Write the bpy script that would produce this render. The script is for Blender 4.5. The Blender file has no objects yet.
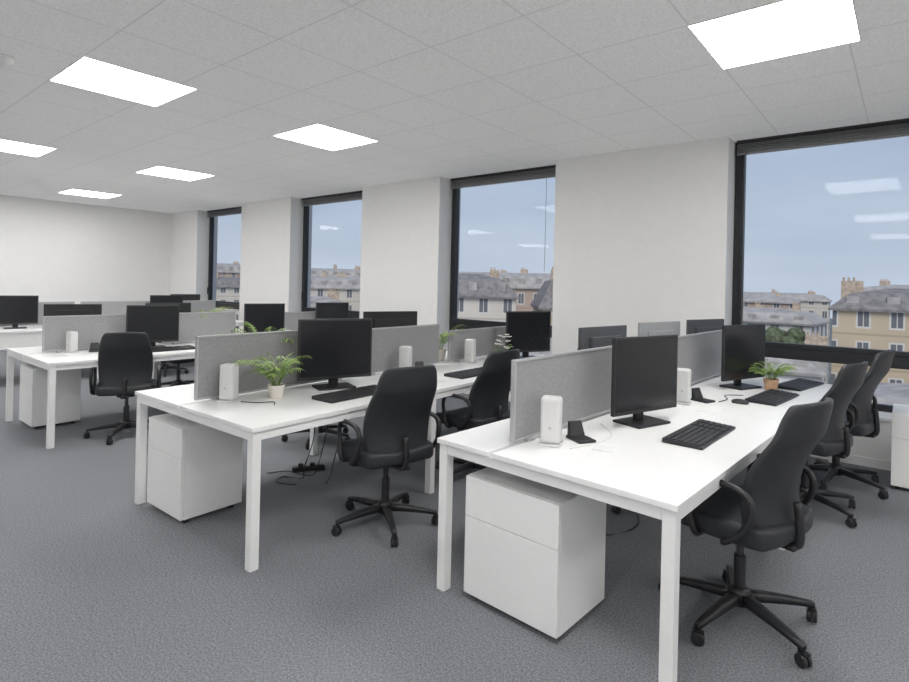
import bpy, math, random
from mathutils import Vector, Matrix
random.seed(7)
S = bpy.context.scene
COL = S.collection
try:
    S.view_settings.view_transform = 'Standard'
    S.view_settings.look = 'None'
except Exception as e:
    print(e)

# ------------------------------------------------------------ materials
def nt(name):
    m = bpy.data.materials.new(name); m.use_nodes = True
    t = m.node_tree; b = t.nodes['Principled BSDF']
    return m, t, b
def mat(name, col, rough=0.5, metal=0.0, var=0.04, nscale=30.0, bump=0.0, spec=0.5):
    m, t, b = nt(name)
    b.inputs['Roughness'].default_value = rough
    b.inputs['Metallic'].default_value = metal
    b.inputs['Specular IOR Level'].default_value = spec
    tc = t.nodes.new('ShaderNodeTexCoord')
    n = t.nodes.new('ShaderNodeTexNoise'); n.inputs['Scale'].default_value = nscale
    n.inputs['Detail'].default_value = 3
    r = t.nodes.new('ShaderNodeValToRGB')
    lo = [max(0, c*(1-var)) for c in col]; hi = [min(1, c*(1+var)) for c in col]
    r.color_ramp.elements[0].position = 0.3; r.color_ramp.elements[1].position = 0.7
    r.color_ramp.elements[0].color = (*lo, 1); r.color_ramp.elements[1].color = (*hi, 1)
    t.links.new(tc.outputs['Object'], n.inputs['Vector'])
    t.links.new(n.outputs['Fac'], r.inputs['Fac'])
    t.links.new(r.outputs['Color'], b.inputs['Base Color'])
    if bump > 0:
        bp = t.nodes.new('ShaderNodeBump'); bp.inputs['Strength'].default_value = bump
        bp.inputs['Distance'].default_value = 0.003
        t.links.new(n.outputs['Fac'], bp.inputs['Height'])
        t.links.new(bp.outputs['Normal'], b.inputs['Normal'])
    return m
def emis(name, col, s):
    m, t, b = nt(name)
    b.inputs['Base Color'].default_value = (*col, 1)
    b.inputs['Emission Color'].default_value = (*col, 1)
    b.inputs['Emission Strength'].default_value = s
    return m
M_white = mat('white_laminate', (0.87, 0.87, 0.865), 0.35, var=0.01)
M_metalw = mat('white_powder_coat', (0.87, 0.87, 0.865), 0.4, var=0.01)
M_wall = mat('wall_paint', (0.875, 0.867, 0.855), 0.85, var=0.012, nscale=8, bump=0.03)
M_trim = mat('white_trim', (0.86, 0.86, 0.85), 0.5, var=0.01)
M_chairf = mat('black_fabric', (0.026, 0.028, 0.032), 0.5, var=0.2, nscale=250, bump=0.12)
M_plast = mat('black_plastic', (0.018, 0.019, 0.021), 0.42, var=0.1)
M_screen = mat('screen_glass', (0.014, 0.015, 0.018), 0.22, var=0.05)
M_grey = mat('divider_fabric', (0.30, 0.30, 0.305), 0.6, var=0.22, nscale=200, bump=0.3)
M_lgrey = mat('light_grey_plastic', (0.33, 0.34, 0.35), 0.5, var=0.03)
M_dgrey = mat('dark_grey_plastic', (0.075, 0.08, 0.088), 0.45, var=0.05)
M_alu = mat('aluminium', (0.50, 0.50, 0.51), 0.35, metal=0.5, var=0.03)
M_chrome = mat('gas_lift_steel', (0.08, 0.08, 0.085), 0.3, metal=0.8)
M_pc = mat('white_plastic', (0.66, 0.66, 0.655), 0.35, var=0.01)
M_frame = mat('dark_window_frame', (0.016, 0.017, 0.02), 0.4, var=0.1)
M_blind = mat('grey_blind_slats', (0.26, 0.262, 0.27), 0.45, var=0.1)
M_leaf = mat('green_leaf', (0.25, 0.37, 0.09), 0.5, var=0.4, nscale=14)
M_soil = mat('soil', (0.05, 0.035, 0.025), 0.9, var=0.4, nscale=120, bump=0.5)
M_terra = mat('beige_pot', (0.62, 0.40, 0.25), 0.6, var=0.05)
M_pot = mat('white_pot', (0.82, 0.76, 0.70), 0.4, var=0.02)
M_key = mat('key_plastic', (0.035, 0.036, 0.04), 0.5, var=0.1)
M_paper = mat('paper', (0.80, 0.80, 0.79), 0.8, var=0.01)
M_petal = mat('white_petal', (0.85, 0.84, 0.8), 0.6, var=0.03)
M_light = emis('panel_diffuser', (1.0, 0.985, 0.965), 18.5)

# carpet
m, t, b = nt('grey_carpet'); M_carpet = m
tc = t.nodes.new('ShaderNodeTexCoord')
n1 = t.nodes.new('ShaderNodeTexNoise'); n1.inputs['Scale'].default_value = 105; n1.inputs['Detail'].default_value = 8; n1.inputs['Roughness'].default_value = 0.95
n2 = t.nodes.new('ShaderNodeTexNoise'); n2.inputs['Scale'].default_value = 1.3; n2.inputs['Detail'].default_value = 3
r = t.nodes.new('ShaderNodeValToRGB')
r.color_ramp.elements[0].position = 0.40; r.color_ramp.elements[1].position = 0.60
r.color_ramp.elements[0].color = (0.070, 0.074, 0.083, 1); r.color_ramp.elements[1].color = (0.36, 0.37, 0.395, 1)
mx = t.nodes.new('ShaderNodeMixRGB'); mx.blend_type = 'MULTIPLY'; mx.inputs[0].default_value = 0.30
r2 = t.nodes.new('ShaderNodeValToRGB'); r2.color_ramp.elements[0].color = (0.7, 0.7, 0.7, 1); r2.color_ramp.elements[1].color = (1, 1, 1, 1)
bp = t.nodes.new('ShaderNodeBump'); bp.inputs['Strength'].default_value = 0.22; bp.inputs['Distance'].default_value = 0.002
L = t.links.new
L(tc.outputs['Object'], n1.inputs['Vector']); L(tc.outputs['Object'], n2.inputs['Vector'])
L(n1.outputs['Fac'], r.inputs['Fac']); L(n2.outputs['Fac'], r2.inputs['Fac'])
L(r.outputs['Color'], mx.inputs[1]); L(r2.outputs['Color'], mx.inputs[2]); L(mx.outputs[0], b.inputs['Base Color'])
L(n1.outputs['Fac'], bp.inputs['Height']); L(bp.outputs['Normal'], b.inputs['Normal'])
b.inputs['Roughness'].default_value = 0.95; b.inputs['Specular IOR Level'].default_value = 0.1

def math_node(t, op, a, bb=None):
    n = t.nodes.new('ShaderNodeMath'); n.operation = op
    for i, v in enumerate((a, bb)):
        if v is None: continue
        if isinstance(v, (int, float)): n.inputs[i].default_value = v
        else: t.links.new(v, n.inputs[i])
    return n.outputs[0]
# ceiling tiles
m, t, b = nt('ceiling_tiles_fill_glow'); M_ceil_glow = m
tc = t.nodes.new('ShaderNodeTexCoord'); sp = t.nodes.new('ShaderNodeSeparateXYZ')
L = t.links.new
L(tc.outputs['Object'], sp.inputs[0])
TX, TY = 0.733, 0.69
fx = math_node(t, 'FRACT', math_node(t, 'DIVIDE', math_node(t, 'ADD', sp.outputs[0], 5.46+TX*20), TX))
fy = math_node(t, 'FRACT', math_node(t, 'DIVIDE', math_node(t, 'ADD', sp.outputs[1], -1.39+TY*20), TY))
lx = math_node(t, 'LESS_THAN', fx, 0.014); ly = math_node(t, 'LESS_THAN', fy, 0.015)
ln = math_node(t, 'MAXIMUM', lx, ly)
n1 = t.nodes.new('ShaderNodeTexNoise'); n1.inputs['Scale'].default_value = 65; n1.inputs['Detail'].default_value = 7; n1.inputs['Roughness'].default_value = 0.85
L(tc.outputs['Object'], n1.inputs['Vector'])
r = t.nodes.new('ShaderNodeValToRGB'); r.color_ramp.elements[0].position = 0.38; r.color_ramp.elements[1].position = 0.58
r.color_ramp.elements[0].color = (0.61, 0.61, 0.605, 1); r.color_ramp.elements[1].color = (0.76, 0.76, 0.755, 1)
L(n1.outputs['Fac'], r.inputs['Fac'])
mx = t.nodes.new('ShaderNodeMixRGB'); L(ln, mx.inputs[0]); L(r.outputs['Color'], mx.inputs[1]); mx.inputs[2].default_value = (0.57, 0.57, 0.57, 1)
L(mx.outputs[0], b.inputs['Base Color']); b.inputs['Roughness'].default_value = 0.95
L(mx.outputs[0], b.inputs['Emission Color']); b.inputs['Emission Strength'].default_value = 0.20  # added glow: unlit tiles emit evenly as soft fill for the room
bp = t.nodes.new('ShaderNodeBump'); bp.inputs['Strength'].default_value = 0.2; bp.inputs['Distance'].default_value = 0.003
L(n1.outputs['Fac'], bp.inputs['Height']); L(bp.outputs['Normal'], b.inputs['Normal'])
# window glass
m = bpy.data.materials.new('clear_glass'); m.use_nodes = True; t = m.node_tree; M_glass = m
for n in list(t.nodes): t.nodes.remove(n)
o = t.nodes.new('ShaderNodeOutputMaterial'); ms = t.nodes.new('ShaderNodeMixShader')
tr = t.nodes.new('ShaderNodeBsdfTransparent'); tr.inputs[0].default_value = (0.95, 0.97, 1, 1)
gl = t.nodes.new('ShaderNodeBsdfGlossy'); gl.inputs['Roughness'].default_value = 0.0; gl.inputs['Color'].default_value = (.24, .24, .24, 1)
fr = t.nodes.new('ShaderNodeFresnel'); fr.inputs[0].default_value = 1.45
t.links.new(fr.outputs[0], ms.inputs[0]); t.links.new(tr.outputs[0], ms.inputs[1]); t.links.new(gl.outputs[0], ms.inputs[2]); t.links.new(ms.outputs[0], o.inputs[0])

def facade(name, wall, win=(0.17, 0.18, 0.20), px=2.6, pz=2.9):
    m, t, b = nt(name)
    tc = t.nodes.new('ShaderNodeTexCoord'); sp = t.nodes.new('ShaderNodeSeparateXYZ'); t.links.new(tc.outputs['Object'], sp.inputs[0])
    s = math_node(t, 'FRACT', math_node(t, 'DIVIDE', math_node(t, 'ADD', math_node(t, 'ADD', sp.outputs[0], sp.outputs[1]), 500), px))
    z = math_node(t, 'FRACT', math_node(t, 'DIVIDE', sp.outputs[2], pz))
    def band(v, lo, hi): return math_node(t, 'MULTIPLY', math_node(t, 'GREATER_THAN', v, lo), math_node(t, 'LESS_THAN', v, hi))
    outer = math_node(t, 'MULTIPLY', band(s, .26, .72), band(z, .20, .84))
    inner = math_node(t, 'MULTIPLY', math_node(t, 'MAXIMUM', band(s, .32, .475), band(s, .505, .66)), band(z, .26, .79))
    n = t.nodes.new('ShaderNodeTexNoise'); n.inputs['Scale'].default_value = 0.4; t.links.new(tc.outputs['Object'], n.inputs['Vector'])
    r = t.nodes.new('ShaderNodeValToRGB'); r.color_ramp.elements[0].color = (*[c_*0.8 for c_ in wall], 1); r.color_ramp.elements[1].color = (*wall, 1)
    t.links.new(n.outputs['Fac'], r.inputs['Fac'])
    bd = math_node(t, 'LESS_THAN', z, 0.06)
    def mixc(f, a, c):
        q = t.nodes.new('ShaderNodeMixRGB'); t.links.new(f, q.inputs[0]); t.links.new(a, q.inputs[1]); q.inputs[2].default_value = (*c, 1); return q.outputs[0]
    c = mixc(bd, r.outputs[0], [q*.7 for q in wall]); c = mixc(outer, c, (.72, .70, .67)); c = mixc(inner, c, win)
    t.links.new(c, b.inputs['Base Color']); b.inputs['Roughness'].default_value = 0.8
    return m
F_beige = facade('beige_facade', (0.68, 0.57, 0.42), px=2.1, pz=2.7)  # facade colours paled and desaturated, haze put into the colour
F_cream = facade('cream_facade', (0.78, 0.73, 0.65), px=2.3, pz=2.7)
F_brick = facade('brick_facade', (0.60, 0.47, 0.40), px=2.2, pz=2.7)
F_white = facade('white_facade', (0.84, 0.83, 0.81), px=2.4, pz=2.7)
M_slate = mat('slate_roof', (0.235, 0.225, 0.225), 0.8, var=0.3, nscale=2)
M_zinc = mat('zinc_roof', (0.40, 0.385, 0.375), 0.7, var=0.25, nscale=1)
M_chim = mat('chimney_brick', (0.52, 0.43, 0.34), 0.9, var=0.3, nscale=3)
M_ground = mat('street_asphalt', (0.16, 0.17, 0.17), 0.9, var=0.4, nscale=0.1)
M_tree = mat('tree_foliage', (0.12, 0.15, 0.09), 0.9, var=0.5, nscale=3)

# ------------------------------------------------------------ mesh helpers
def mobj(name, verts, faces, mt, parent=None, smooth=False, loc=(0, 0, 0), rot=0, kind=None):
    me = bpy.data.meshes.new(name); me.from_pydata([tuple(v) for v in verts], [], faces); me.validate(); me.update()
    if smooth:
        for p in me.polygons: p.use_smooth = True
    me.materials.append(mt)
    o = bpy.data.objects.new(name, me); COL.objects.link(o)
    o.location = loc; o.rotation_euler = (0, 0, rot)
    if parent: o.parent = parent
    if kind: o['kind'] = kind
    return o
def boxdata(bx):
    V, F = [], []
    for (a, b_, c, d, e, f) in bx:
        i = len(V)
        V += [(a, c, e), (b_, c, e), (b_, d, e), (a, d, e), (a, c, f), (b_, c, f), (b_, d, f), (a, d, f)]
        F += [(i, i+3, i+2, i+1), (i+4, i+5, i+6, i+7), (i, i+1, i+5, i+4), (i+1, i+2, i+6, i+5), (i+2, i+3, i+7, i+6), (i+3, i, i+4, i+7)]
    return V, F
def boxes(name, bx, mt, parent=None, bevel=0.0, **k):
    V, F = boxdata(bx)
    o = mobj(name, V, F, mt, parent, **k)
    if bevel > 0:
        md = o.modifiers.new('bevel', 'BEVEL'); md.width = bevel; md.segments = 3; md.limit_method = 'ANGLE'
    return o
def tubedata(P, r, seg=8, smooth_n=4, closed=False):
    P = [Vector(p) for p in P]
    if smooth_n > 1:
        Q = []; n = len(P)
        rng = n if closed else n-1
        for i in range(rng):
            if closed: p0, p1, p2, p3 = P[(i-1) % n], P[i], P[(i+1) % n], P[(i+2) % n]
            else: p0, p1, p2, p3 = P[max(i-1, 0)], P[i], P[i+1], P[min(i+2, n-1)]
            for k in range(smooth_n):
                u = k/smooth_n
                Q.append(0.5*((2*p1)+(-p0+p2)*u+(2*p0-5*p1+4*p2-p3)*u*u+(-p0+3*p1-3*p2+p3)*u**3))
        if not closed: Q.append(P[-1])
        P = Q
    n = len(P); V, F = [], []; up = None
    for i in range(n):
        if closed: T = (P[(i+1) % n]-P[(i-1) % n]).normalized()
        else: T = (P[min(i+1, n-1)]-P[max(i-1, 0)]).normalized()
        if up is None:
            up = Vector((0, 1, 0)) if abs(T.y) < 0.8 else Vector((1, 0, 0))
        up = (up-T*up.dot(T)).normalized(); sd = T.cross(up)
        rr = r(i/(n-1)) if callable(r) else r
        for k in range(seg):
            a = 2*math.pi*k/seg
            V.append(P[i]+(up*math.cos(a)+sd*math.sin(a))*rr)
    for i in range(n if closed else n-1):
        j = (i+1) % n
        for k in range(seg):
            F.append((i*seg+k, i*seg+(k+1) % seg, j*seg+(k+1) % seg, j*seg+k))
    if not closed:
        F.append(tuple(reversed(range(seg)))); F.append(tuple(range((n-1)*seg, n*seg)))
    return V, F
def tube(name, P, r, mt, parent=None, seg=8, smooth_n=4, closed=False, **k):
    V, F = tubedata(P, r, seg, smooth_n, closed)
    return mobj(name, V, F, mt, parent, smooth=True, **k)
def lathedata(prof, seg=24, c=(0, 0, 0), axis='z', sy=1.0):
    V, F = [], []
    for (r, z) in prof:
        for k in range(seg):
            a = 2*math.pi*k/seg; x, y = r*math.cos(a), r*math.sin(a)*sy
            p = (x, y, z) if axis == 'z' else (x, z, y)
            V.append((p[0]+c[0], p[1]+c[1], p[2]+c[2]))
    n = len(prof)
    for i in range(n-1):
        for k in range(seg):
            F.append((i*seg+k, i*seg+(k+1) % seg, (i+1)*seg+(k+1) % seg, (i+1)*seg+k))
    F.append(tuple(reversed(range(seg)))); F.append(tuple(range((n-1)*seg, n*seg)))
    return V, F
def join(parts):
    V, F = [], []
    for v, f in parts:
        i = len(V); V += list(v); F += [tuple(j+i for j in ff) for ff in f]
    return V, F
def gridbox(nx, ny, nz, fn):
    idx = {}; V = []; F = []
    def g(i, j, k):
        if (i, j, k) not in idx:
            idx[(i, j, k)] = len(V); V.append(fn(i/nx, j/ny, k/nz))
        return idx[(i, j, k)]
    for i in range(nx):
        for j in range(ny):
            F.append((g(i, j, 0), g(i, j+1, 0), g(i+1, j+1, 0), g(i+1, j, 0)))
            F.append((g(i, j, nz), g(i+1, j, nz), g(i+1, j+1, nz), g(i, j+1, nz)))
    for i in range(nx):
        for k in range(nz):
            F.append((g(i, 0, k), g(i+1, 0, k), g(i+1, 0, k+1), g(i, 0, k+1)))
            F.append((g(i, ny, k), g(i, ny, k+1), g(i+1, ny, k+1), g(i+1, ny, k)))
    for j in range(ny):
        for k in range(nz):
            F.append((g(0, j, k), g(0, j, k+1), g(0, j+1, k+1), g(0, j+1, k)))
            F.append((g(nx, j, k), g(nx, j+1, k), g(nx, j+1, k+1), g(nx, j, k+1)))
    return V, F
def subs(o, lv=2):
    md = o.modifiers.new('sub', 'SUBSURF'); md.levels = lv; md.render_levels = lv
    return o
def root(name, label, cat, loc=(0, 0, 0), rot=0, group=None):
    e = bpy.data.objects.new(name, None); COL.objects.link(e); e.empty_display_size = 0.1
    e.location = loc; e.rotation_euler = (0, 0, rot)
    e['label'] = label; e['category'] = cat
    if group: e['group'] = group
    return e
def clone(src, loc, rot=0, label=None, scale=None):
    def rec(o, par):
        c = o.copy(); COL.objects.link(c)
        if par is not None:
            c.parent = par; c.matrix_parent_inverse = o.matrix_parent_inverse.copy()
        for ch in list(o.children): rec(ch, c)
        return c
    c = rec(src, None); c.location = loc; c.rotation_euler = (0, 0, rot)
    if label: c['label'] = label
    if scale: c.scale = (scale, scale, scale)
    return c
D = math.radians

# ------------------------------------------------------------ room
CZ = 3.15; WY = 6.25; XL = -14.3; XR = 4.5; YB = -3.0
boxes('floor', [(XL-.2, XR+.2, YB-.2, WY+.5, -0.12, 0)], M_carpet, kind='structure')
boxes('ceiling', [(XL-.2, XR+.2, YB-.2, WY+.5, CZ, CZ+.12)], M_ceil_glow, kind='structure')
boxes('wall_west', [(XL-.2, XL, YB-.2, WY+.5, 0, CZ)], M_wall, kind='structure')
boxes('wall_east', [(XR, XR+.2, YB-.2, WY+.5, 0, CZ)], M_wall, kind='structure')
boxes('wall_south', [(XL, XR, YB-.2, YB, 0, CZ)], M_wall, kind='structure')
wins = [(-12.95, -11.0), (-9.22, -7.17), (-5.44, -3.5), (-1.48, 0.50)]
bx = []; x = XL
for a, b_ in wins:
    bx.append((x, a, WY, WY+.5, 0, CZ)); bx.append((a, b_, WY, WY+.5, 0, 0.43)); x = b_
bx.append((x, XR, WY, WY+.5, 0, CZ))
boxes('wall_north', bx, M_wall, kind='structure')
boxes('baseboard_north', [(XL, XR, WY-.012, WY, 0, 0.08)], M_trim, kind='structure')
boxes('baseboard_west', [(XL, XL+.012, YB, WY-.012, 0, 0.08)], M_trim, kind='structure')
for i, (a, b_) in enumerate(wins):
    y0, y1 = WY+.29, WY+.37
    zs, zt = 0.46, CZ
    f = .06
    w = boxes('window_%d' % (i+1), [(a, a+f, y0, y1, zs, zt), (b_-f, b_, y0, y1, zs, zt), (a+f, b_-f, y0, y1, zt-.05, zt),
              (a+f, b_-f, y0, y1, zs, zs+.06), (a+f, b_-f, y0, y1, .87, .985)], M_frame, kind='structure', bevel=0.004)
    w['label'] = 'dark-framed office window with a low fixed pane below the transom'
    boxes('sash', [(a+f+.004, a+f+.036, y0-.015, y1-.01, .99, zt-.055), (b_-f-.036, b_-f-.004, y0-.015, y1-.01, .99, zt-.055),
                   (a+f+.036, b_-f-.036, y0-.015, y1-.01, .99, 1.03), (a+f+.036, b_-f-.036, y0-.015, y1-.01, zt-.095, zt-.055)], M_frame, w, bevel=0.004)
    yy = y0+.038; tl = math.tan(D(1.45)); dl = math.tan(D(1.5)) if i == 3 else 0
    zc = (zs+zt)/2; xc = (a+b_)/2
    mobj('pane', [(X, yy+tl*(Z-zc)-dl*(X-xc), Z) for X, Z in ((a+.05, zs+.05), (b_-.05, zs+.05), (b_-.05, zt-.045), (a+.05, zt-.045))], [(0, 1, 2, 3)], M_glass, w)
    boxes('sill', [(a+.002, b_-.002, WY-.02, y1, .43, .46)], M_trim, w, bevel=0.004)
    boxes('blind_headrail', [(a+.03, b_-.03, y0-.08, y0-.017, zt-.03, zt-.002)], M_frame, w)
    boxes('blind', [(a+.03, b_-.03, y0-.075, y0-.02, zt-.048-.020*k, zt-.042-.020*k) for k in range(5)] + [(a+.03, b_-.03, y0-.068, y0-.022, zt-.152, zt-.138)], M_blind, w)
    tube('cord', [(b_-.28, y0-.03, zt-.13), (b_-.28, y0-.03, 2.3), (b_-.285, y0-.03, 1.75)], .003, M_blind, w, seg=6)
    boxes('handle', [(a+.07, a+.095, y0-.045, y0-.014, 1.30, 1.34), (a+.07, a+.095, y0-.055, y0-.04, 1.18, 1.34)], M_frame, w, bevel=0.004)

# ceiling lights
lights = [(-1.06, 3.47), (-5.46, 1.40), (-5.46, 3.46), (-9.15, 1.40), (-9.15, 3.46), (-12.8, 1.40), (-12.8, 3.46), (-1.06, 0.7),
          (-1.06, -1.8), (-5.46, -1.6), (-9.15, -1.6), (2.4, 3.47), (2.4, 1.2), (2.4, -1.6)]
lp = root('ceiling_light', 'square white recessed LED ceiling panel, lit', 'ceiling light', (0, 0, CZ), group='ceiling light panels')
boxes('diffuser', [(0, .79, 0, .82, -.005, -.001)], M_light, lp)
boxes('frame', [(-.01, .80, -.01, 0, -.006, 0), (-.01, .80, .82, .83, -.006, 0), (-.01, 0, 0, .82, -.006, 0), (.79, .80, 0, .82, -.006, 0)], M_trim, lp)
for k, (a, b_) in enumerate(lights):
    if k == 0: lp.location = (a, b_, CZ)
    else: clone(lp, (a, b_, CZ))
sd = root('smoke_detector', 'small round white smoke detector on the ceiling', 'smoke detector', (-5.2, 1.02, CZ))
V, F = lathedata([(0.05, -.045), (.085, -.03), (.09, -.0)], 24); mobj('housing', V, F, M_trim, sd, smooth=True)

# ------------------------------------------------------------ furniture
DZ = 0.77
def l2w(o, rot, x, y):
    c, s = math.cos(rot), math.sin(rot)
    return (o[0]+x*c-y*s, o[1]+x*s+y*c)
def bench(o, rot, w, split, Ln, ym, label):
    r_ = root('bench_desk', label, 'desk', (o[0], o[1], 0), rot, group='white bench desks')
    g = .004
    for (xa, xb) in ((0, split-.012), (split+.012, w)):
        for (ya, yb) in ((0, ym-g/2), (ym+g/2, Ln)):
            boxes('tabletop', [(xa, xb, ya, yb, DZ-.025, DZ)], M_white, r_, bevel=.002)
    t_ = .052
    for yy in (.01, ym-t_/2, Ln-.01-t_):
        for xx in (.01, w-.01-t_):
            boxes('leg', [(xx, xx+t_, yy, yy+t_, 0, DZ-.026)], M_metalw, r_, bevel=.003)
    rz0, rz1 = DZ-.075, DZ-.026
    rl = []
    for yy in (.01, ym-t_/2, Ln-.01-t_):
        rl.append((.063, w-.063, yy+.003, yy+t_-.003, rz0, rz1))
    for xx in (.013, w-.01-t_+.003):
        rl.append((xx, xx+t_-.006, .063, ym-.028, rz0, rz1)); rl.append((xx, xx+t_-.006, ym+.028, Ln-.063, rz0, rz1))
    boxes('frame_rail', rl, M_metalw, r_, bevel=.002)
    boxes('cable_tray', [(split-.09, split+.09, .25, Ln-.25, DZ-.13, DZ-.122), (split-.09, split-.084, .25, Ln-.25, DZ-.122, DZ-.08), (split+.084, split+.09, .25, Ln-.25, DZ-.122, DZ-.08)], M_metalw, r_)
    return r_
R1 = ((-1.856, 2.155), D(-3)); R2 = ((-4.11, 1.577), D(1.2)); R3 = ((-7.37, 1.55), D(0)); R4 = ((-10.9, 1.6), D(0))
bench(R1[0], R1[1], 1.22, .345, 3.66, 1.80, 'long white bench desk with a small palm in a beige pot')
bench(R2[0], R2[1], 1.44, .63, 4.0, 1.50, 'long white bench desk with grey dividers and a potted palm')
bench(R3[0], R3[1], 1.46, .68, 4.0, 1.50, 'white bench desk with black monitors and grey dividers')
bench(R4[0], R4[1], 1.46, .70, 4.0, 1.50, 'white bench desk beside the blank wall')

def divider(loc, rot, Ln, h1=.42):
    r_ = root('desk_divider', 'grey upright desk divider screen in a slim aluminium frame', 'desk divider', loc, rot, group='grey desk dividers')
    h0 = .015
    boxes('panel', [(-.008, .008, .01, Ln-.01, h0+.01, h1-.01)], M_grey, r_)
    boxes('frame', [(-.013, .013, 0, .012, h0, h1), (-.013, .013, Ln-.012, Ln, h0, h1), (-.013, .013, .012, Ln-.012, h0, h0+.012), (-.013, .013, .012, Ln-.012, h1-.012, h1)], M_alu, r_, bevel=.002)
    for yy in (.12, Ln-.16):
        boxes('bracket', [(-.03, .03, yy, yy+.04, 0, .016)], M_alu, r_, bevel=.002)
    return r_
def put_div(R, sx, y0, y1, h1=.42):
    p = l2w(R[0], R[1], sx, y0); divider((p[0], p[1], DZ), R[1], y1-y0, h1)
put_div(R1, .345, .17, 1.74); put_div(R1, .345, 1.80, 3.40)
put_div(R2, .63, .10, 1.40); put_div(R2, .63, 1.48, 2.50, .395); put_div(R2, .63, 2.66, 3.85, .32)
put_div(R3, .68, .15, 1.12, .37); put_div(R3, .68, 1.30, 2.20, .37); put_div(R3, .68, 2.45, 3.7, .34)
put_div(R4, .70, .13, 1.40, .37); put_div(R4, .70, 1.48, 2.6, .37); put_div(R4, .70, 2.7, 3.7, .37)

def pedestal(loc, rot, w, d, h=.61):
    r_ = root('drawer_pedestal', 'white two-drawer pedestal standing under the desk', 'drawer unit', loc, rot, group='white drawer pedestals')
    boxes('body', [(0, w, .022, d, .03, h)], M_white, r_, bevel=.002)
    hs = [.03, .03+(h-.03)*.66, h]
    for i in range(2):
        dr = boxes('drawer', [(.0, w, 0, .02, hs[i]+.002, hs[i+1]-.002)], M_white, r_, bevel=.002)
        boxes('handle', [(w-.03, w-.004, -.002, .0, hs[i+1]-.012, hs[i+1]-.004)], M_metalw, dr)
    for xx in (.03, w-.06):
        for yy in (.04, d-.07):
            boxes('foot', [(xx, xx+.03, yy, yy+.03, 0, .031)], M_plast, r_)
    return r_
pedestal((-1.69, 2.19, 0), D(-3), .535, .44)
pedestal((-3.98, 1.62, 0), D(1), .47, .42)
pedestal((-7.20, 1.64, 0), 0, .45, .42)
pedestal((-.09, 5.66, 0), D(0), .45, .50)['label'] = 'white low drawer cabinet standing beneath the window'

# --- chair prototype : faces +X
def make_chair():
    r_ = root('office_chair', 'black upholstered swivel office chair with loop armrests', 'chair', group='black swivel office chairs')
    parts = [lathedata([(.028, .07), (.045, .075), (.045, .135), (.03, .15)], 20)]
    for k in range(5):
        a = 2*math.pi*k/5+.3
        def fn(u, v, w, a=a):
            rr = .03+u*.30; wd = .048*(1-u)+.026*u; th = .040*(1-u)+.020*u
            zc = .108-.030*u**1.5
            y = (v-.5)*wd; z = zc+(w-.5)*th
            return (rr*math.cos(a)-y*math.sin(a), rr*math.sin(a)+y*math.cos(a), z)
        parts.append(gridbox(6, 2, 2, fn))
    V, F = join(parts); mobj('star_base', V, F, M_plast, r_, smooth=True)
    wheel = lathedata([(.006, -.020), (.024, -.020), (.027, -.016), (.027, -.005), (.012, -.004), (.012, .004), (.027, .005), (.027, .016), (.024, .020), (.006, .020)], 16, (0, 0, .027), 'y')
    hood = boxdata([(-.005, .024, -.004, .004, .02, .062), (-.02, .012, -.016, .016, .050, .060)])
    pin = lathedata([(.006, .055), (.006, .085)], 10)
    V, F = join([wheel, hood, pin])
    first = None
    for k in range(5):
        a = 2*math.pi*k/5+.3
        if first is None:
            c = mobj('caster', V, F, M_plast, r_); first = c
        else:
            c = first.copy(); COL.objects.link(c); c.parent = r_
        c.location = (.325*math.cos(a), .325*math.sin(a), 0); c.rotation_euler = (0, 0, a+1.1+k)
    V, F = join([lathedata([(.026, .15), (.026, .29)], 16), lathedata([(.016, .29), (.016, .40)], 16)])
    mobj('gas_lift', V, F, M_chrome, r_, smooth=False)
    boxes('mechanism', [(-.13, .11, -.075, .075, .395, .435), (-.24, -.10, -.035, .035, .40, .425)], M_plast, r_, bevel=.01)
    tube('lever', [(0, -.06, .415), (.02, -.18, .41), (.02, -.25, .405)], .006, M_plast, r_)
    def seat(u, v, w):
        x = u*2-1; y = v*2-1
        X = .26*x*math.sqrt(1-.20*y*y); Y = .262*y*math.sqrt(1-.22*x*x)
        z = .430+w*.08+(w*.02*(y*y*.6+max(0, -x)*.4)) - max(0, x-.3)**2*.06
        return (X+.025, Y, z)
    V, F = gridbox(9, 9, 2, seat); subs(mobj('seat', V, F, M_chairf, r_, smooth=True))
    def back(u, v, w):
        t_ = w; y = v*2-1
        z = .445+t_*.595
        e = min(t_, 1-t_)/.09
        cr = 1-.10*max(0, 1-e)**2
        wd = (.200+.028*math.sin(math.pi*min(1, t_*1.05+.02)))*cr
        if t_ > .6: wd *= 1-.07*((t_-.6)/.4)**1.5
        xc = -.200-.115*t_+.060*math.sin(math.pi*min(1, t_*1.35))-.035*max(0, t_-.65)
        X = xc+.055*y*y+(u-.5)*(.056-.028*t_)
        return (X, wd*y, z-(.010*y*y if t_ > .9 else 0)+(.018*y*y if t_ < .1 else 0))
    V, F = gridbox(2, 13, 18, back); subs(mobj('backrest', V, F, M_chairf, r_, smooth=True))
    tube('back_bracket', [(-.14, 0, .41), (-.22, 0, .415), (-.245, 0, .46), (-.232, 0, .60)], .018, M_plast, r_)
    for s in (-1, 1):
        y = .278*s
        P = [(.06, y*.78, .43), (.055, y, .44), (.085, y, .52), (.10, y, .61), (.07, y, .665), (-.02, y, .68), (-.12, y, .675), (-.175, y, .64), (-.175, y, .565), (-.13, y, .49), (-.07, y, .445), (-.06, y*.78, .43)]
        tube('armrest', P, .0145, M_plast, r_, seg=10)
    return r_
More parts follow.
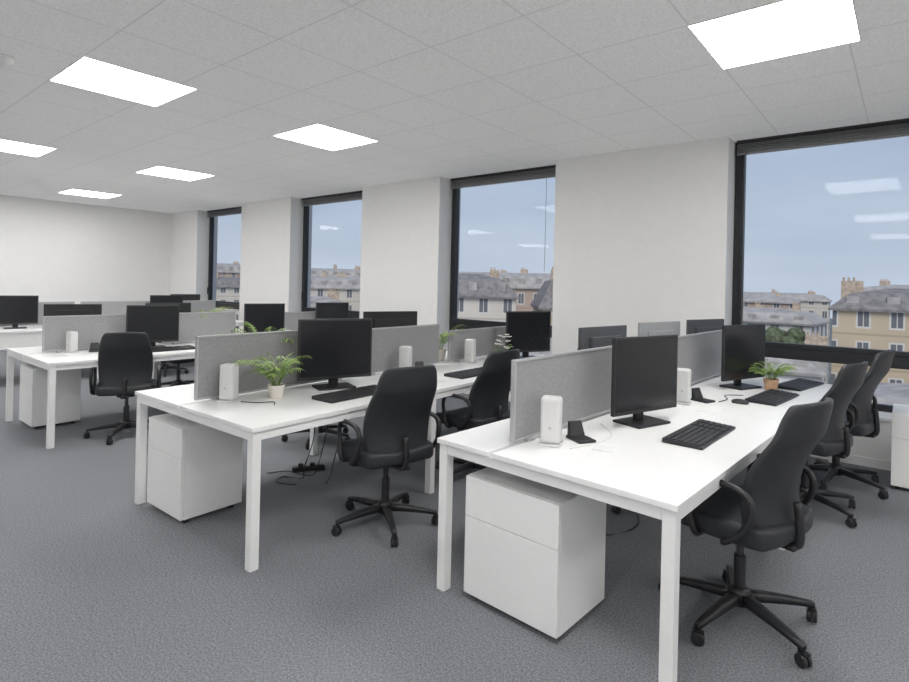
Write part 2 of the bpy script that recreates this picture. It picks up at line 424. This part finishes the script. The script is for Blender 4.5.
chairs = [(-.60, 2.92, 165, 1.055), (-.56, 4.74, 166, 1.05), (-.44, 5.50, 172, 1.08),
          (-2.60, 2.52, 165, 1.02), (-2.70, 3.62, 175, 1.02), (-2.6, 4.9, 178, 1.02),
          (-5.92, 2.20, 155, 1.0), (-7.80, 3.55, 5, 1.0), (-1.75, 3.95, 5, 1.0), (-4.45, 3.4, 0, 1.0), (-5.70, 4.3, 170, 1.0), (-9.25, 4.0, 175, 1.0)]
pc = make_chair()
for i, (x, y, a, s) in enumerate(chairs):
    if i == 0: pc.location = (x, y, 0); pc.rotation_euler = (0, 0, D(a)); pc.scale = (s,)*3
    else: clone(pc, (x, y, 0), D(a), scale=s)

# --- monitor prototype : faces +X
def make_monitor(hm=M_plast, label='black flat computer monitor on a black stand, screen off'):
    r_ = root('computer_monitor', label, 'monitor', group='computer monitors')
    W, z0, z1 = .28, .07, .51
    boxes('housing', [(-.012, .012, -W, W, z0, z1), (-.035, -.011, -.18, .18, z0+.07, z1-.07)], hm, r_, bevel=.004)
    boxes('screen', [(.0118, .0128, -W+.014, W-.014, z0+.022, z1-.014)], M_screen, r_)
    boxes('neck', [(-.062, -.034, -.035, .035, .008, .34)], M_plast, r_, bevel=.006)
    boxes('base', [(-.12, .075, -.14, .14, 0, .014)], M_plast, r_, bevel=.006)
    return r_
mon = [(-1.18, 3.22, -18), (-1.03, 4.98, -20), (-3.27, 2.63, -20), (-3.17, 5.15, -25), (-6.50, 2.67, -15), (-6.50, 4.05, -15), (-6.50, 5.15, -10),
       (-3.85, 3.75, 160), (-7.0, 2.05, 160), (-7.0, 3.05, 175), (-9.95, 2.20, -10), (-9.95, 4.3, -10),
       (-10.55, 4.9, 170)]
pm = make_monitor()
for i, (x, y, a) in enumerate(mon):
    if i == 0: pm.location = (x, y, DZ); pm.rotation_euler = (0, 0, D(a))
    else: clone(pm, (x, y, DZ), D(a), scale=(.93 if x < -6 else 1))
gm = make_monitor(M_lgrey, 'flat monitor with a light grey back turned away')
gm.location = (-1.60, 4.66, DZ); gm.rotation_euler = (0, 0, D(165))
dm = make_monitor(M_dgrey, 'flat monitor with a dark grey back turned away')
dm.location = (-1.68, 3.74, DZ); dm.rotation_euler = (0, 0, D(170))
clone(dm, (-1.47, 5.52, DZ), D(162))

# --- keyboard
def make_keyboard():
    r_ = root('keyboard', 'black computer keyboard lying on the white desk', 'keyboard', group='black keyboards')
    V, F = boxdata([(-.10, .10, -.29, .29, 0, .014)])
    V = [(x, y, z+(.010 if (z > 0 and x < 0) else 0)) for x, y, z in V]
    o = mobj('body', V, F, M_plast, r_); md = o.modifiers.new('b', 'BEVEL'); md.width = .003; md.segments = 2
    bx = []
    for i in range(6):
        for j in range(23):
            if j in (15, 19): continue
            y0 = -.277+j*.0242; y1 = y0+.0205
            if i == 5 and 4 <= j <= 9:
                if j != 4: continue
                y1 = y0+.141
            x0 = -.088+i*.0295; zt = .026-.0105*(x0+.10)/.20
            bx.append((x0, x0+.025, y0, y1, zt-.008, zt+.002))
    o = boxes('keys', bx, M_key, r_); o['kind'] = 'stuff'
    return r_
kb = [(-.86, 3.18, -2), (-.76, 4.64, -6), (-.70, 5.44, -10), (-2.97, 2.56, 2), (-2.95, 3.9, 0), (-6.2, 2.7, 0), (-6.2, 4.1, 0)]
pk = make_keyboard()
for i, (x, y, a) in enumerate(kb):
    if i == 0: pk.location = (x, y, DZ); pk.rotation_euler = (0, 0, D(a))
    else: clone(pk, (x, y, DZ), D(a))

# --- white mini computer upright + black dock
def make_pc():
    r_ = root('mini_computer', 'white upright mini computer with rounded corners', 'computer', group='white mini computers')
    boxes('body', [(-.05, .05, -.04, .04, .012, .24)], M_pc, r_, bevel=.016)
    boxes('foot', [(-.055, .055, -.055, .055, 0, .012)], M_pc, r_, bevel=.005)
    V, F = lathedata([(.008, 0), (.008, .0015)], 16, (0, 0, 0), 'y'); V = [(v[0], -.0405-v[1], v[2]+.09) for v in V]
    mobj('power_button', V, F, M_alu, r_)
    return r_
pcs = [(-1.37, 2.46, 20), (-1.20, 3.98, 10), (-3.38, 1.86, 25), (-3.36, 3.46, 20), (-6.58, 1.92, 20), (-3.38, 4.40, 15)]
pp = make_pc()
for i, (x, y, a) in enumerate(pcs):
    if i == 0: pp.location = (x, y, DZ); pp.rotation_euler = (0, 0, D(a))
    else: clone(pp, (x, y, DZ), D(a), scale=(.9 if x < -6 else 1))
def make_dock():
    r_ = root('phone_dock', 'small black angled phone dock on the desk', 'phone dock', group='black phone docks')
    V2, F2 = boxdata([(-.06, .07, -.05, .05, 0, .014)])
    o = mobj('base', V2, F2, M_plast, r_); md = o.modifiers.new('b', 'BEVEL'); md.width = .004; md.segments = 2
    V = [(-.055, -.045, .012), (-.02, -.045, .012), (-.02, .045, .012), (-.055, .045, .012), (-.062, -.038, .085), (-.048, -.038, .085), (-.048, .038, .085), (-.062, .038, .085)]
    F = boxdata([(0, 1, 0, 1, 0, 1)])[1]
    o = mobj('cradle', V, F, M_plast, r_); md = o.modifiers.new('b', 'BEVEL'); md.width = .004; md.segments = 2
    return r_
pd = make_dock(); pd.location = (-1.30, 2.64, DZ); pd.rotation_euler = (0, 0, D(-30))
for p in [(-1.12, 4.16, -20), (-3.33, 3.64, -20), (-6.56, 2.12, -20)]: clone(pd, (p[0], p[1], DZ), D(p[2]))

# mouse
def make_mouse():
    r_ = root('computer_mouse', 'small black computer mouse', 'mouse', group='computer mice')
    def f(u, v, w):
        x = (u*2-1); y = (v*2-1)
        return (.055*x*math.sqrt(1-.3*y*y), .032*y*math.sqrt(1-.3*x*x), w*(.034-.012*x*x-.01*y*y))
    V, F = gridbox(4, 4, 2, f); subs(mobj('shell', V, F, M_plast, r_, smooth=True))
    boxes('scroll_wheel', [(.02, .036, -.003, .003, .022, .031)], M_key, r_, bevel=.001)
    return r_
pmz = make_mouse(); pmz.location = (-2.95, 3.05, DZ)
clone(pmz, (-.90, 4.27, DZ), .1)

# notes, cards
r_ = root('note_card', 'small white square note pad lying flat', 'note pad', (-1.13, 2.57, DZ), D(15))
boxes('sheets', [(-.06, .06, -.045, .045, 0, .008)], M_paper, r_, bevel=.002)
for (x, y, a) in [(-2.95, 3.35, 10), (-3.1, 3.25, -8), (-1.0, 3.9, 5)]:
    r2_ = root('paper_sheet', 'white sheet of paper lying on the desk', 'paper', (x, y, DZ), D(a), group='loose paper sheets')
    boxes('sheet', [(-.074, .074, -.105, .105, 0, .002)], M_paper, r2_)

# --- plants
def make_plant(loc, scale, potmat, label, nf=16, Lf=.27, seed=1, flowers=False, el0=.95, fan=.28, bw=.005):
    rnd = random.Random(seed)
    r_ = root('potted_plant', label, 'plant', loc, 0)
    V, F = lathedata([(.038, 0), (.042, .004), (.056, .085), (.058, .09), (.052, .09), (.050, .078)], 28)
    mobj('pot', V, F, potmat, r_, smooth=True)
    V, F = lathedata([(.05, .070), (.05, .079)], 20); mobj('soil', V, F, M_soil, r_)
    V, F = [], []
    def blade(p, d, ln, w, droop):
        sd = d.cross(Vector((0, 0, 1)));
        if sd.length < .01: sd = Vector((1, 0, 0))
        sd.normalize(); i0 = len(V); n = 4
        for k in range(n+1):
            u = k/n; c = p+d*ln*u+Vector((0, 0, -droop*u*u*ln)); ww = w*math.sin(math.pi*min(.97, .12+u*.88))
            V.append(c-sd*ww); V.append(c+sd*ww)
        for k in range(n): F.append((i0+2*k, i0+2*k+1, i0+2*k+3, i0+2*k+2))
    for s in range(nf):
        a = rnd.uniform(0, 2*math.pi); el = rnd.uniform(el0, 1.52); ln = Lf*rnd.uniform(.6, 1.15)
        d = Vector((math.cos(a)*math.cos(el), math.sin(a)*math.cos(el), math.sin(el)))
        p0 = Vector((math.cos(a)*.02, math.sin(a)*.02, .078)); pts = []
        for k in range(15):
            u = k/14; pts.append(p0+d*ln*u+Vector((math.cos(a)*u*u, math.sin(a)*u*u, -1.1*u**3))*ln*fan)
        tv, tf = tubedata(pts, .0014, 4, 1); i0 = len(V); V += tv; F += [tuple(j+i0 for j in f) for f in tf]
        for k in range(4, 15):
            T = (pts[k]-pts[k-1]).normalized(); side = T.cross(Vector((0, 0, 1))).normalized()
            for sg in (-1, 1):
                dd = (T*.9+side*sg*.65+Vector((0, 0, .05))).normalized()
                blade(pts[k], dd, Lf*.27*(1.15-.045*k), bw*.65, .6)
    V = [Vector(v) for v in V]
    o = mobj('leaves', V, F, M_leaf, r_, smooth=True)
    if flowers:
        pv, pf = [], []
        for s in range(16):
            a = rnd.uniform(0, 6.28); q0 = rnd.uniform(.02, .09); c = Vector((math.cos(a)*q0, math.sin(a)*q0, rnd.uniform(.18, .34)))
            for k in range(5):
                b2 = k*1.256; i0 = len(pv)
                q = Vector((math.cos(b2), math.sin(b2), .5))*.038
                sd_ = Vector((-math.sin(b2), math.cos(b2), 0))*.018
                pv += [c, c+q*.6+sd_, c+q, c+q*.6-sd_]; pf.append((i0, i0+1, i0+2, i0+3))
        mobj('flowers', pv, pf, M_petal, r_)
    r_.scale = (scale,)*3
    return r_
make_plant((-3.26, 2.13, DZ), 1.0, M_pot, 'small green palm in a white pot', 34, .30, 3, el0=1.05, fan=.32)
make_plant((-.84, 5.03, DZ), 1.0, M_terra, 'small green palm in a beige pot beside the keyboard', 34, .21, 5, el0=1.0, fan=.32)
make_plant((-3.84, 2.40, DZ), 1.5, M_pot, 'larger green palm standing behind the grey divider', 38, .30, 8, fan=.3)
make_plant((-3.72, 4.32, DZ), 1.35, M_pot, 'leafy plant in a white pot standing behind the grey divider', 26, .27, 9, el0=1.1, fan=.28)
make_plant((-3.14, 4.62, DZ), .85, M_pot, 'small white-flowering plant in a white pot', 8, .20, 11, True)
make_plant((-7.0, 3.55, DZ), 1.35, M_pot, 'green leafy plant behind the far grey divider', 30, .32, 12, fan=.3)

# --- cables
def cable(pts, r, mt, label):
    e = root('power_cable', label, 'cable', group='loose cables')
    tube('cord', pts, r, mt, e, seg=6, smooth_n=6)
UL = 'black power cable hanging under the desk onto the carpet'
cable([(-3.45, 2.6, .60), (-3.50, 2.62, .35), (-3.58, 2.6, .12), (-3.66, 2.64, .006), (-3.80, 2.56, .006), (-3.72, 2.46, .006), (-3.58, 2.53, .006)], .004, M_plast, UL)
cable([(-3.45, 2.75, .60), (-3.50, 2.72, .3), (-3.60, 2.72, .05), (-3.70, 2.70, .006), (-3.88, 2.66, .006), (-3.96, 2.52, .006)], .004, M_plast, UL)
cable([(-3.45, 2.90, .60), (-3.55, 2.90, .25), (-3.60, 2.88, .02), (-3.52, 2.80, .006), (-3.44, 2.70, .006)], .004, M_plast, UL)
ps = root('power_strip', 'black power strip lying on the carpet under the desk', 'power strip', (-3.80, 2.80, 0), D(60))
boxes('body', [(-.13, .13, -.025, .025, 0, .035)], M_plast, ps, bevel=.006)
for k in range(2): boxes('plug', [(-.08+.09*k, -.04+.09*k, -.017, .017, .035, .06)], M_plast, ps, bevel=.005)
cable([(-1.26, 2.45, DZ+.004), (-1.20, 2.66, DZ+.004), (-1.22, 2.85, DZ+.004), (-1.36, 3.02, DZ+.004)], .0025, M_paper, 'thin white cable lying on the desk')
cable([(-1.02, 4.2, DZ+.004), (-1.0, 4.35, DZ+.004), (-1.05, 4.5, DZ+.004), (-.95, 4.6, DZ+.004)], .003, M_plast, 'thin black cable lying on the desk')
cable([(-3.3, 1.90, DZ+.004), (-3.2, 1.96, DZ+.004), (-3.15, 2.04, DZ+.004), (-3.08, 2.0, DZ+.004)], .003, M_plast, 'thin black cable lying on the desk')
cable([(-1.45, 3.0, .60), (-1.5, 3.1, .3), (-1.45, 3.3, .02), (-1.35, 3.6, .008), (-1.5, 3.9, .008)], .005, M_plast, UL)

# ------------------------------------------------------------ outside city
GZ = -18
boxes('ground', [(-400, 250, 12, 500, GZ-.5, GZ)], M_ground, kind='structure')
def building(x, y, w, d, eave, ridge, rot, fm, rm, nch=3, label='apartment building with a mansard roof and chimneys'):
    r_ = root('apartment_building', label, 'building', (x, y, GZ), D(rot), group='city apartment buildings')
    e = eave-GZ; h = ridge-GZ
    boxes('facade', [(-w/2, w/2, -d/2, d/2, 0, e)], fm, r_)
    o_ = .3; i1 = 1.1; hm = e+(h-e)*.75; i2 = min(d, w)*.38
    V = []
    for (ins, z) in ((-o_, e), (-o_, e+.2), (i1, hm), (i2, h)):
        V += [(-w/2+ins, -d/2+ins, z), (w/2-ins, -d/2+ins, z), (w/2-ins, d/2-ins, z), (-w/2+ins, d/2-ins, z)]
    F = [(3, 2, 1, 0), (12, 13, 14, 15)]
    for k in range(3):
        for q in range(4): F.append((4*k+q, 4*k+(q+1) % 4, 4*k+4+(q+1) % 4, 4*k+4+q))
    mobj('roof', V, F, rm, r_)
    rnd = random.Random(int(x*13+y))
    for k in range(nch):
        cx = -w/2+w*(k+.5)/nch+rnd.uniform(-1.8, 1.8); cy = rnd.uniform(-d*.25, d*.25)
        hw = rnd.uniform(.3, .8); hh = rnd.uniform(.3, .9)
        bx = [(cx-hw, cx+hw, cy-.35, cy+.35, hm-.5, h+hh)]+[(cx-hw+.08+.36*q, cx-hw+.24+.36*q, cy-.1, cy+.1, h+hh, h+hh+.3) for q in range(max(1, int(hw*5)))]
        boxes('chimney', bx, M_chim, r_)
    nd = int(w/2.4)
    if y < 95:
        for k in range(nd):
            cx = -w/2+w*(k+.5)/nd
            boxes('dormer', [(cx-.4, cx+.4, -d/2+.2, -d/2+1.6, e+.3, max(e+.9, hm-.25))], M_zinc, r_)
    return r_
# seen through the wide window
building(8, 60, 26, 10, 0.1, 2.0, 2, F_beige, M_slate, 5)
building(-14, 77, 12, 9, -2.2, -0.6, -4, F_white, M_zinc, 3)
building(-10, 50, 10, 8, -4.4, -2.8, 5, F_white, M_zinc, 3)
building(5, 38, 15, 8, -5.0, -3.2, 3, F_cream, M_zinc, 4)
building(-10, 34, 9, 7, -7.5, -6.0, 0, F_white, M_slate, 3)
building(-36, 140, 46, 12, -0.5, 1.2, 4, F_cream, M_zinc, 6)
building(18, 115, 50, 12, 0.8, 3.0, -2, F_cream, M_zinc, 6)
building(-22, 104, 16, 10, -0.4, 0.8, 5, F_brick, M_zinc, 3)
# through the narrower windows
building(-36, 45, 11, 9, .2, 2.6, 36, F_cream, M_slate, 2)
building(-27, 54, 9, 9, -.8, 3.0, 36, F_beige, M_slate, 2)
building(-25, 35, 16, 8, -4.0, -2.4, 34, F_beige, M_zinc, 3)
building(-47, 72, 24, 10, 1.0, 3.4, 32, F_brick, M_zinc, 4)
building(-54, 37, 11, 8, -3.6, -2.0, 48, F_white, M_zinc, 3)
building(-76, 60, 24, 10, 0.2, 2.3, 50, F_cream, M_zinc, 4)
building(-62, 46, 8, 6, -2.0, -0.6, 50, F_brick, M_zinc, 2)
building(-105, 84, 32, 12, 2.2, 4.4, 50, F_brick, M_zinc, 5)
building(-102, 54, 18, 10, -0.2, 1.8, 60, F_cream, M_slate, 4)
building(-145, 78, 30, 12, 3.0, 5.6, 62, F_brick, M_zinc, 4)
building(-105, 165, 50, 12, 1.0, 3.6, 28, F_beige, M_zinc, 6)
def tree(x, y, h):
    r_ = root('street_tree', 'leafy dark green street tree among the buildings', 'tree', (x, y, GZ), 0, group='street trees')
    tube('trunk', [(0, 0, 0), (.1, 0, h*.4), (0, .1, h*.7)], .25, M_chim, r_, seg=8)
    rnd = random.Random(int(x*7+y)); parts = []
    for k in range(14):
        c = (rnd.uniform(-1.3, 1.3), rnd.uniform(-1.3, 1.3), h*.7+rnd.uniform(-1.5, 2.2)); rr = rnd.uniform(.6, 1.2)
        prof = [(rr*math.sin(math.pi*q/6)+.01, rr*-math.cos(math.pi*q/6)) for q in range(7)]
        parts.append(lathedata(prof, 9, c))
    V, F = join(parts); mobj('foliage', V, F, M_tree, r_)
for p in [(-9, 62, 19), (-12.5, 63, 18), (-17.5, 60, 17.5)]: tree(*p)

sun = bpy.data.lights.new('sun', 'SUN'); sun.energy = 2.1; sun.angle = D(40); sun.color = (1, .90, .78)
so = bpy.data.objects.new('sun', sun); COL.objects.link(so); so.rotation_euler = (D(42), 0, D(25))

# ------------------------------------------------------------ world
w = bpy.data.worlds.new('dusk_sky'); S.world = w; w.use_nodes = True; t = w.node_tree
bg = t.nodes['Background']
tc = t.nodes.new('ShaderNodeTexCoord'); sp = t.nodes.new('ShaderNodeSeparateXYZ'); t.links.new(tc.outputs['Generated'], sp.inputs[0])
r = t.nodes.new('ShaderNodeValToRGB')
r.color_ramp.elements[0].position = 0.0; r.color_ramp.elements[0].color = (0.56, 0.635, 0.74, 1)
r.color_ramp.elements[1].position = 0.45; r.color_ramp.elements[1].color = (0.31, 0.41, 0.58, 1)
t.links.new(sp.outputs[2], r.inputs['Fac'])
n = t.nodes.new('ShaderNodeTexNoise'); n.inputs['Scale'].default_value = 3; n.inputs['Detail'].default_value = 4
mp = t.nodes.new('ShaderNodeMapping'); mp.inputs['Scale'].default_value = (1, 1, 4)
t.links.new(tc.outputs['Generated'], mp.inputs[0]); t.links.new(mp.outputs[0], n.inputs['Vector'])
mx = t.nodes.new('ShaderNodeMixRGB'); mx.blend_type = 'SOFT_LIGHT'; mx.inputs[0].default_value = .5
t.links.new(r.outputs[0], mx.inputs[1]); t.links.new(n.outputs['Fac'], mx.inputs[2])
t.links.new(mx.outputs[0], bg.inputs['Color'])
bg.inputs['Strength'].default_value = 1.0

# ------------------------------------------------------------ camera
cam = bpy.data.cameras.new('camera'); co = bpy.data.objects.new('camera', cam); COL.objects.link(co)
cam.sensor_width = 36; cam.lens = 556/909*36; cam.shift_y = -57.4/909; cam.clip_end = 1000
M = Matrix.Rotation(D(39.3), 4, 'Z') @ Matrix.Rotation(D(90), 4, 'X') @ Matrix.Rotation(D(1.31), 4, 'Z')
M.translation = (0, 0, 1.56)
co.matrix_world = M
S.camera = co
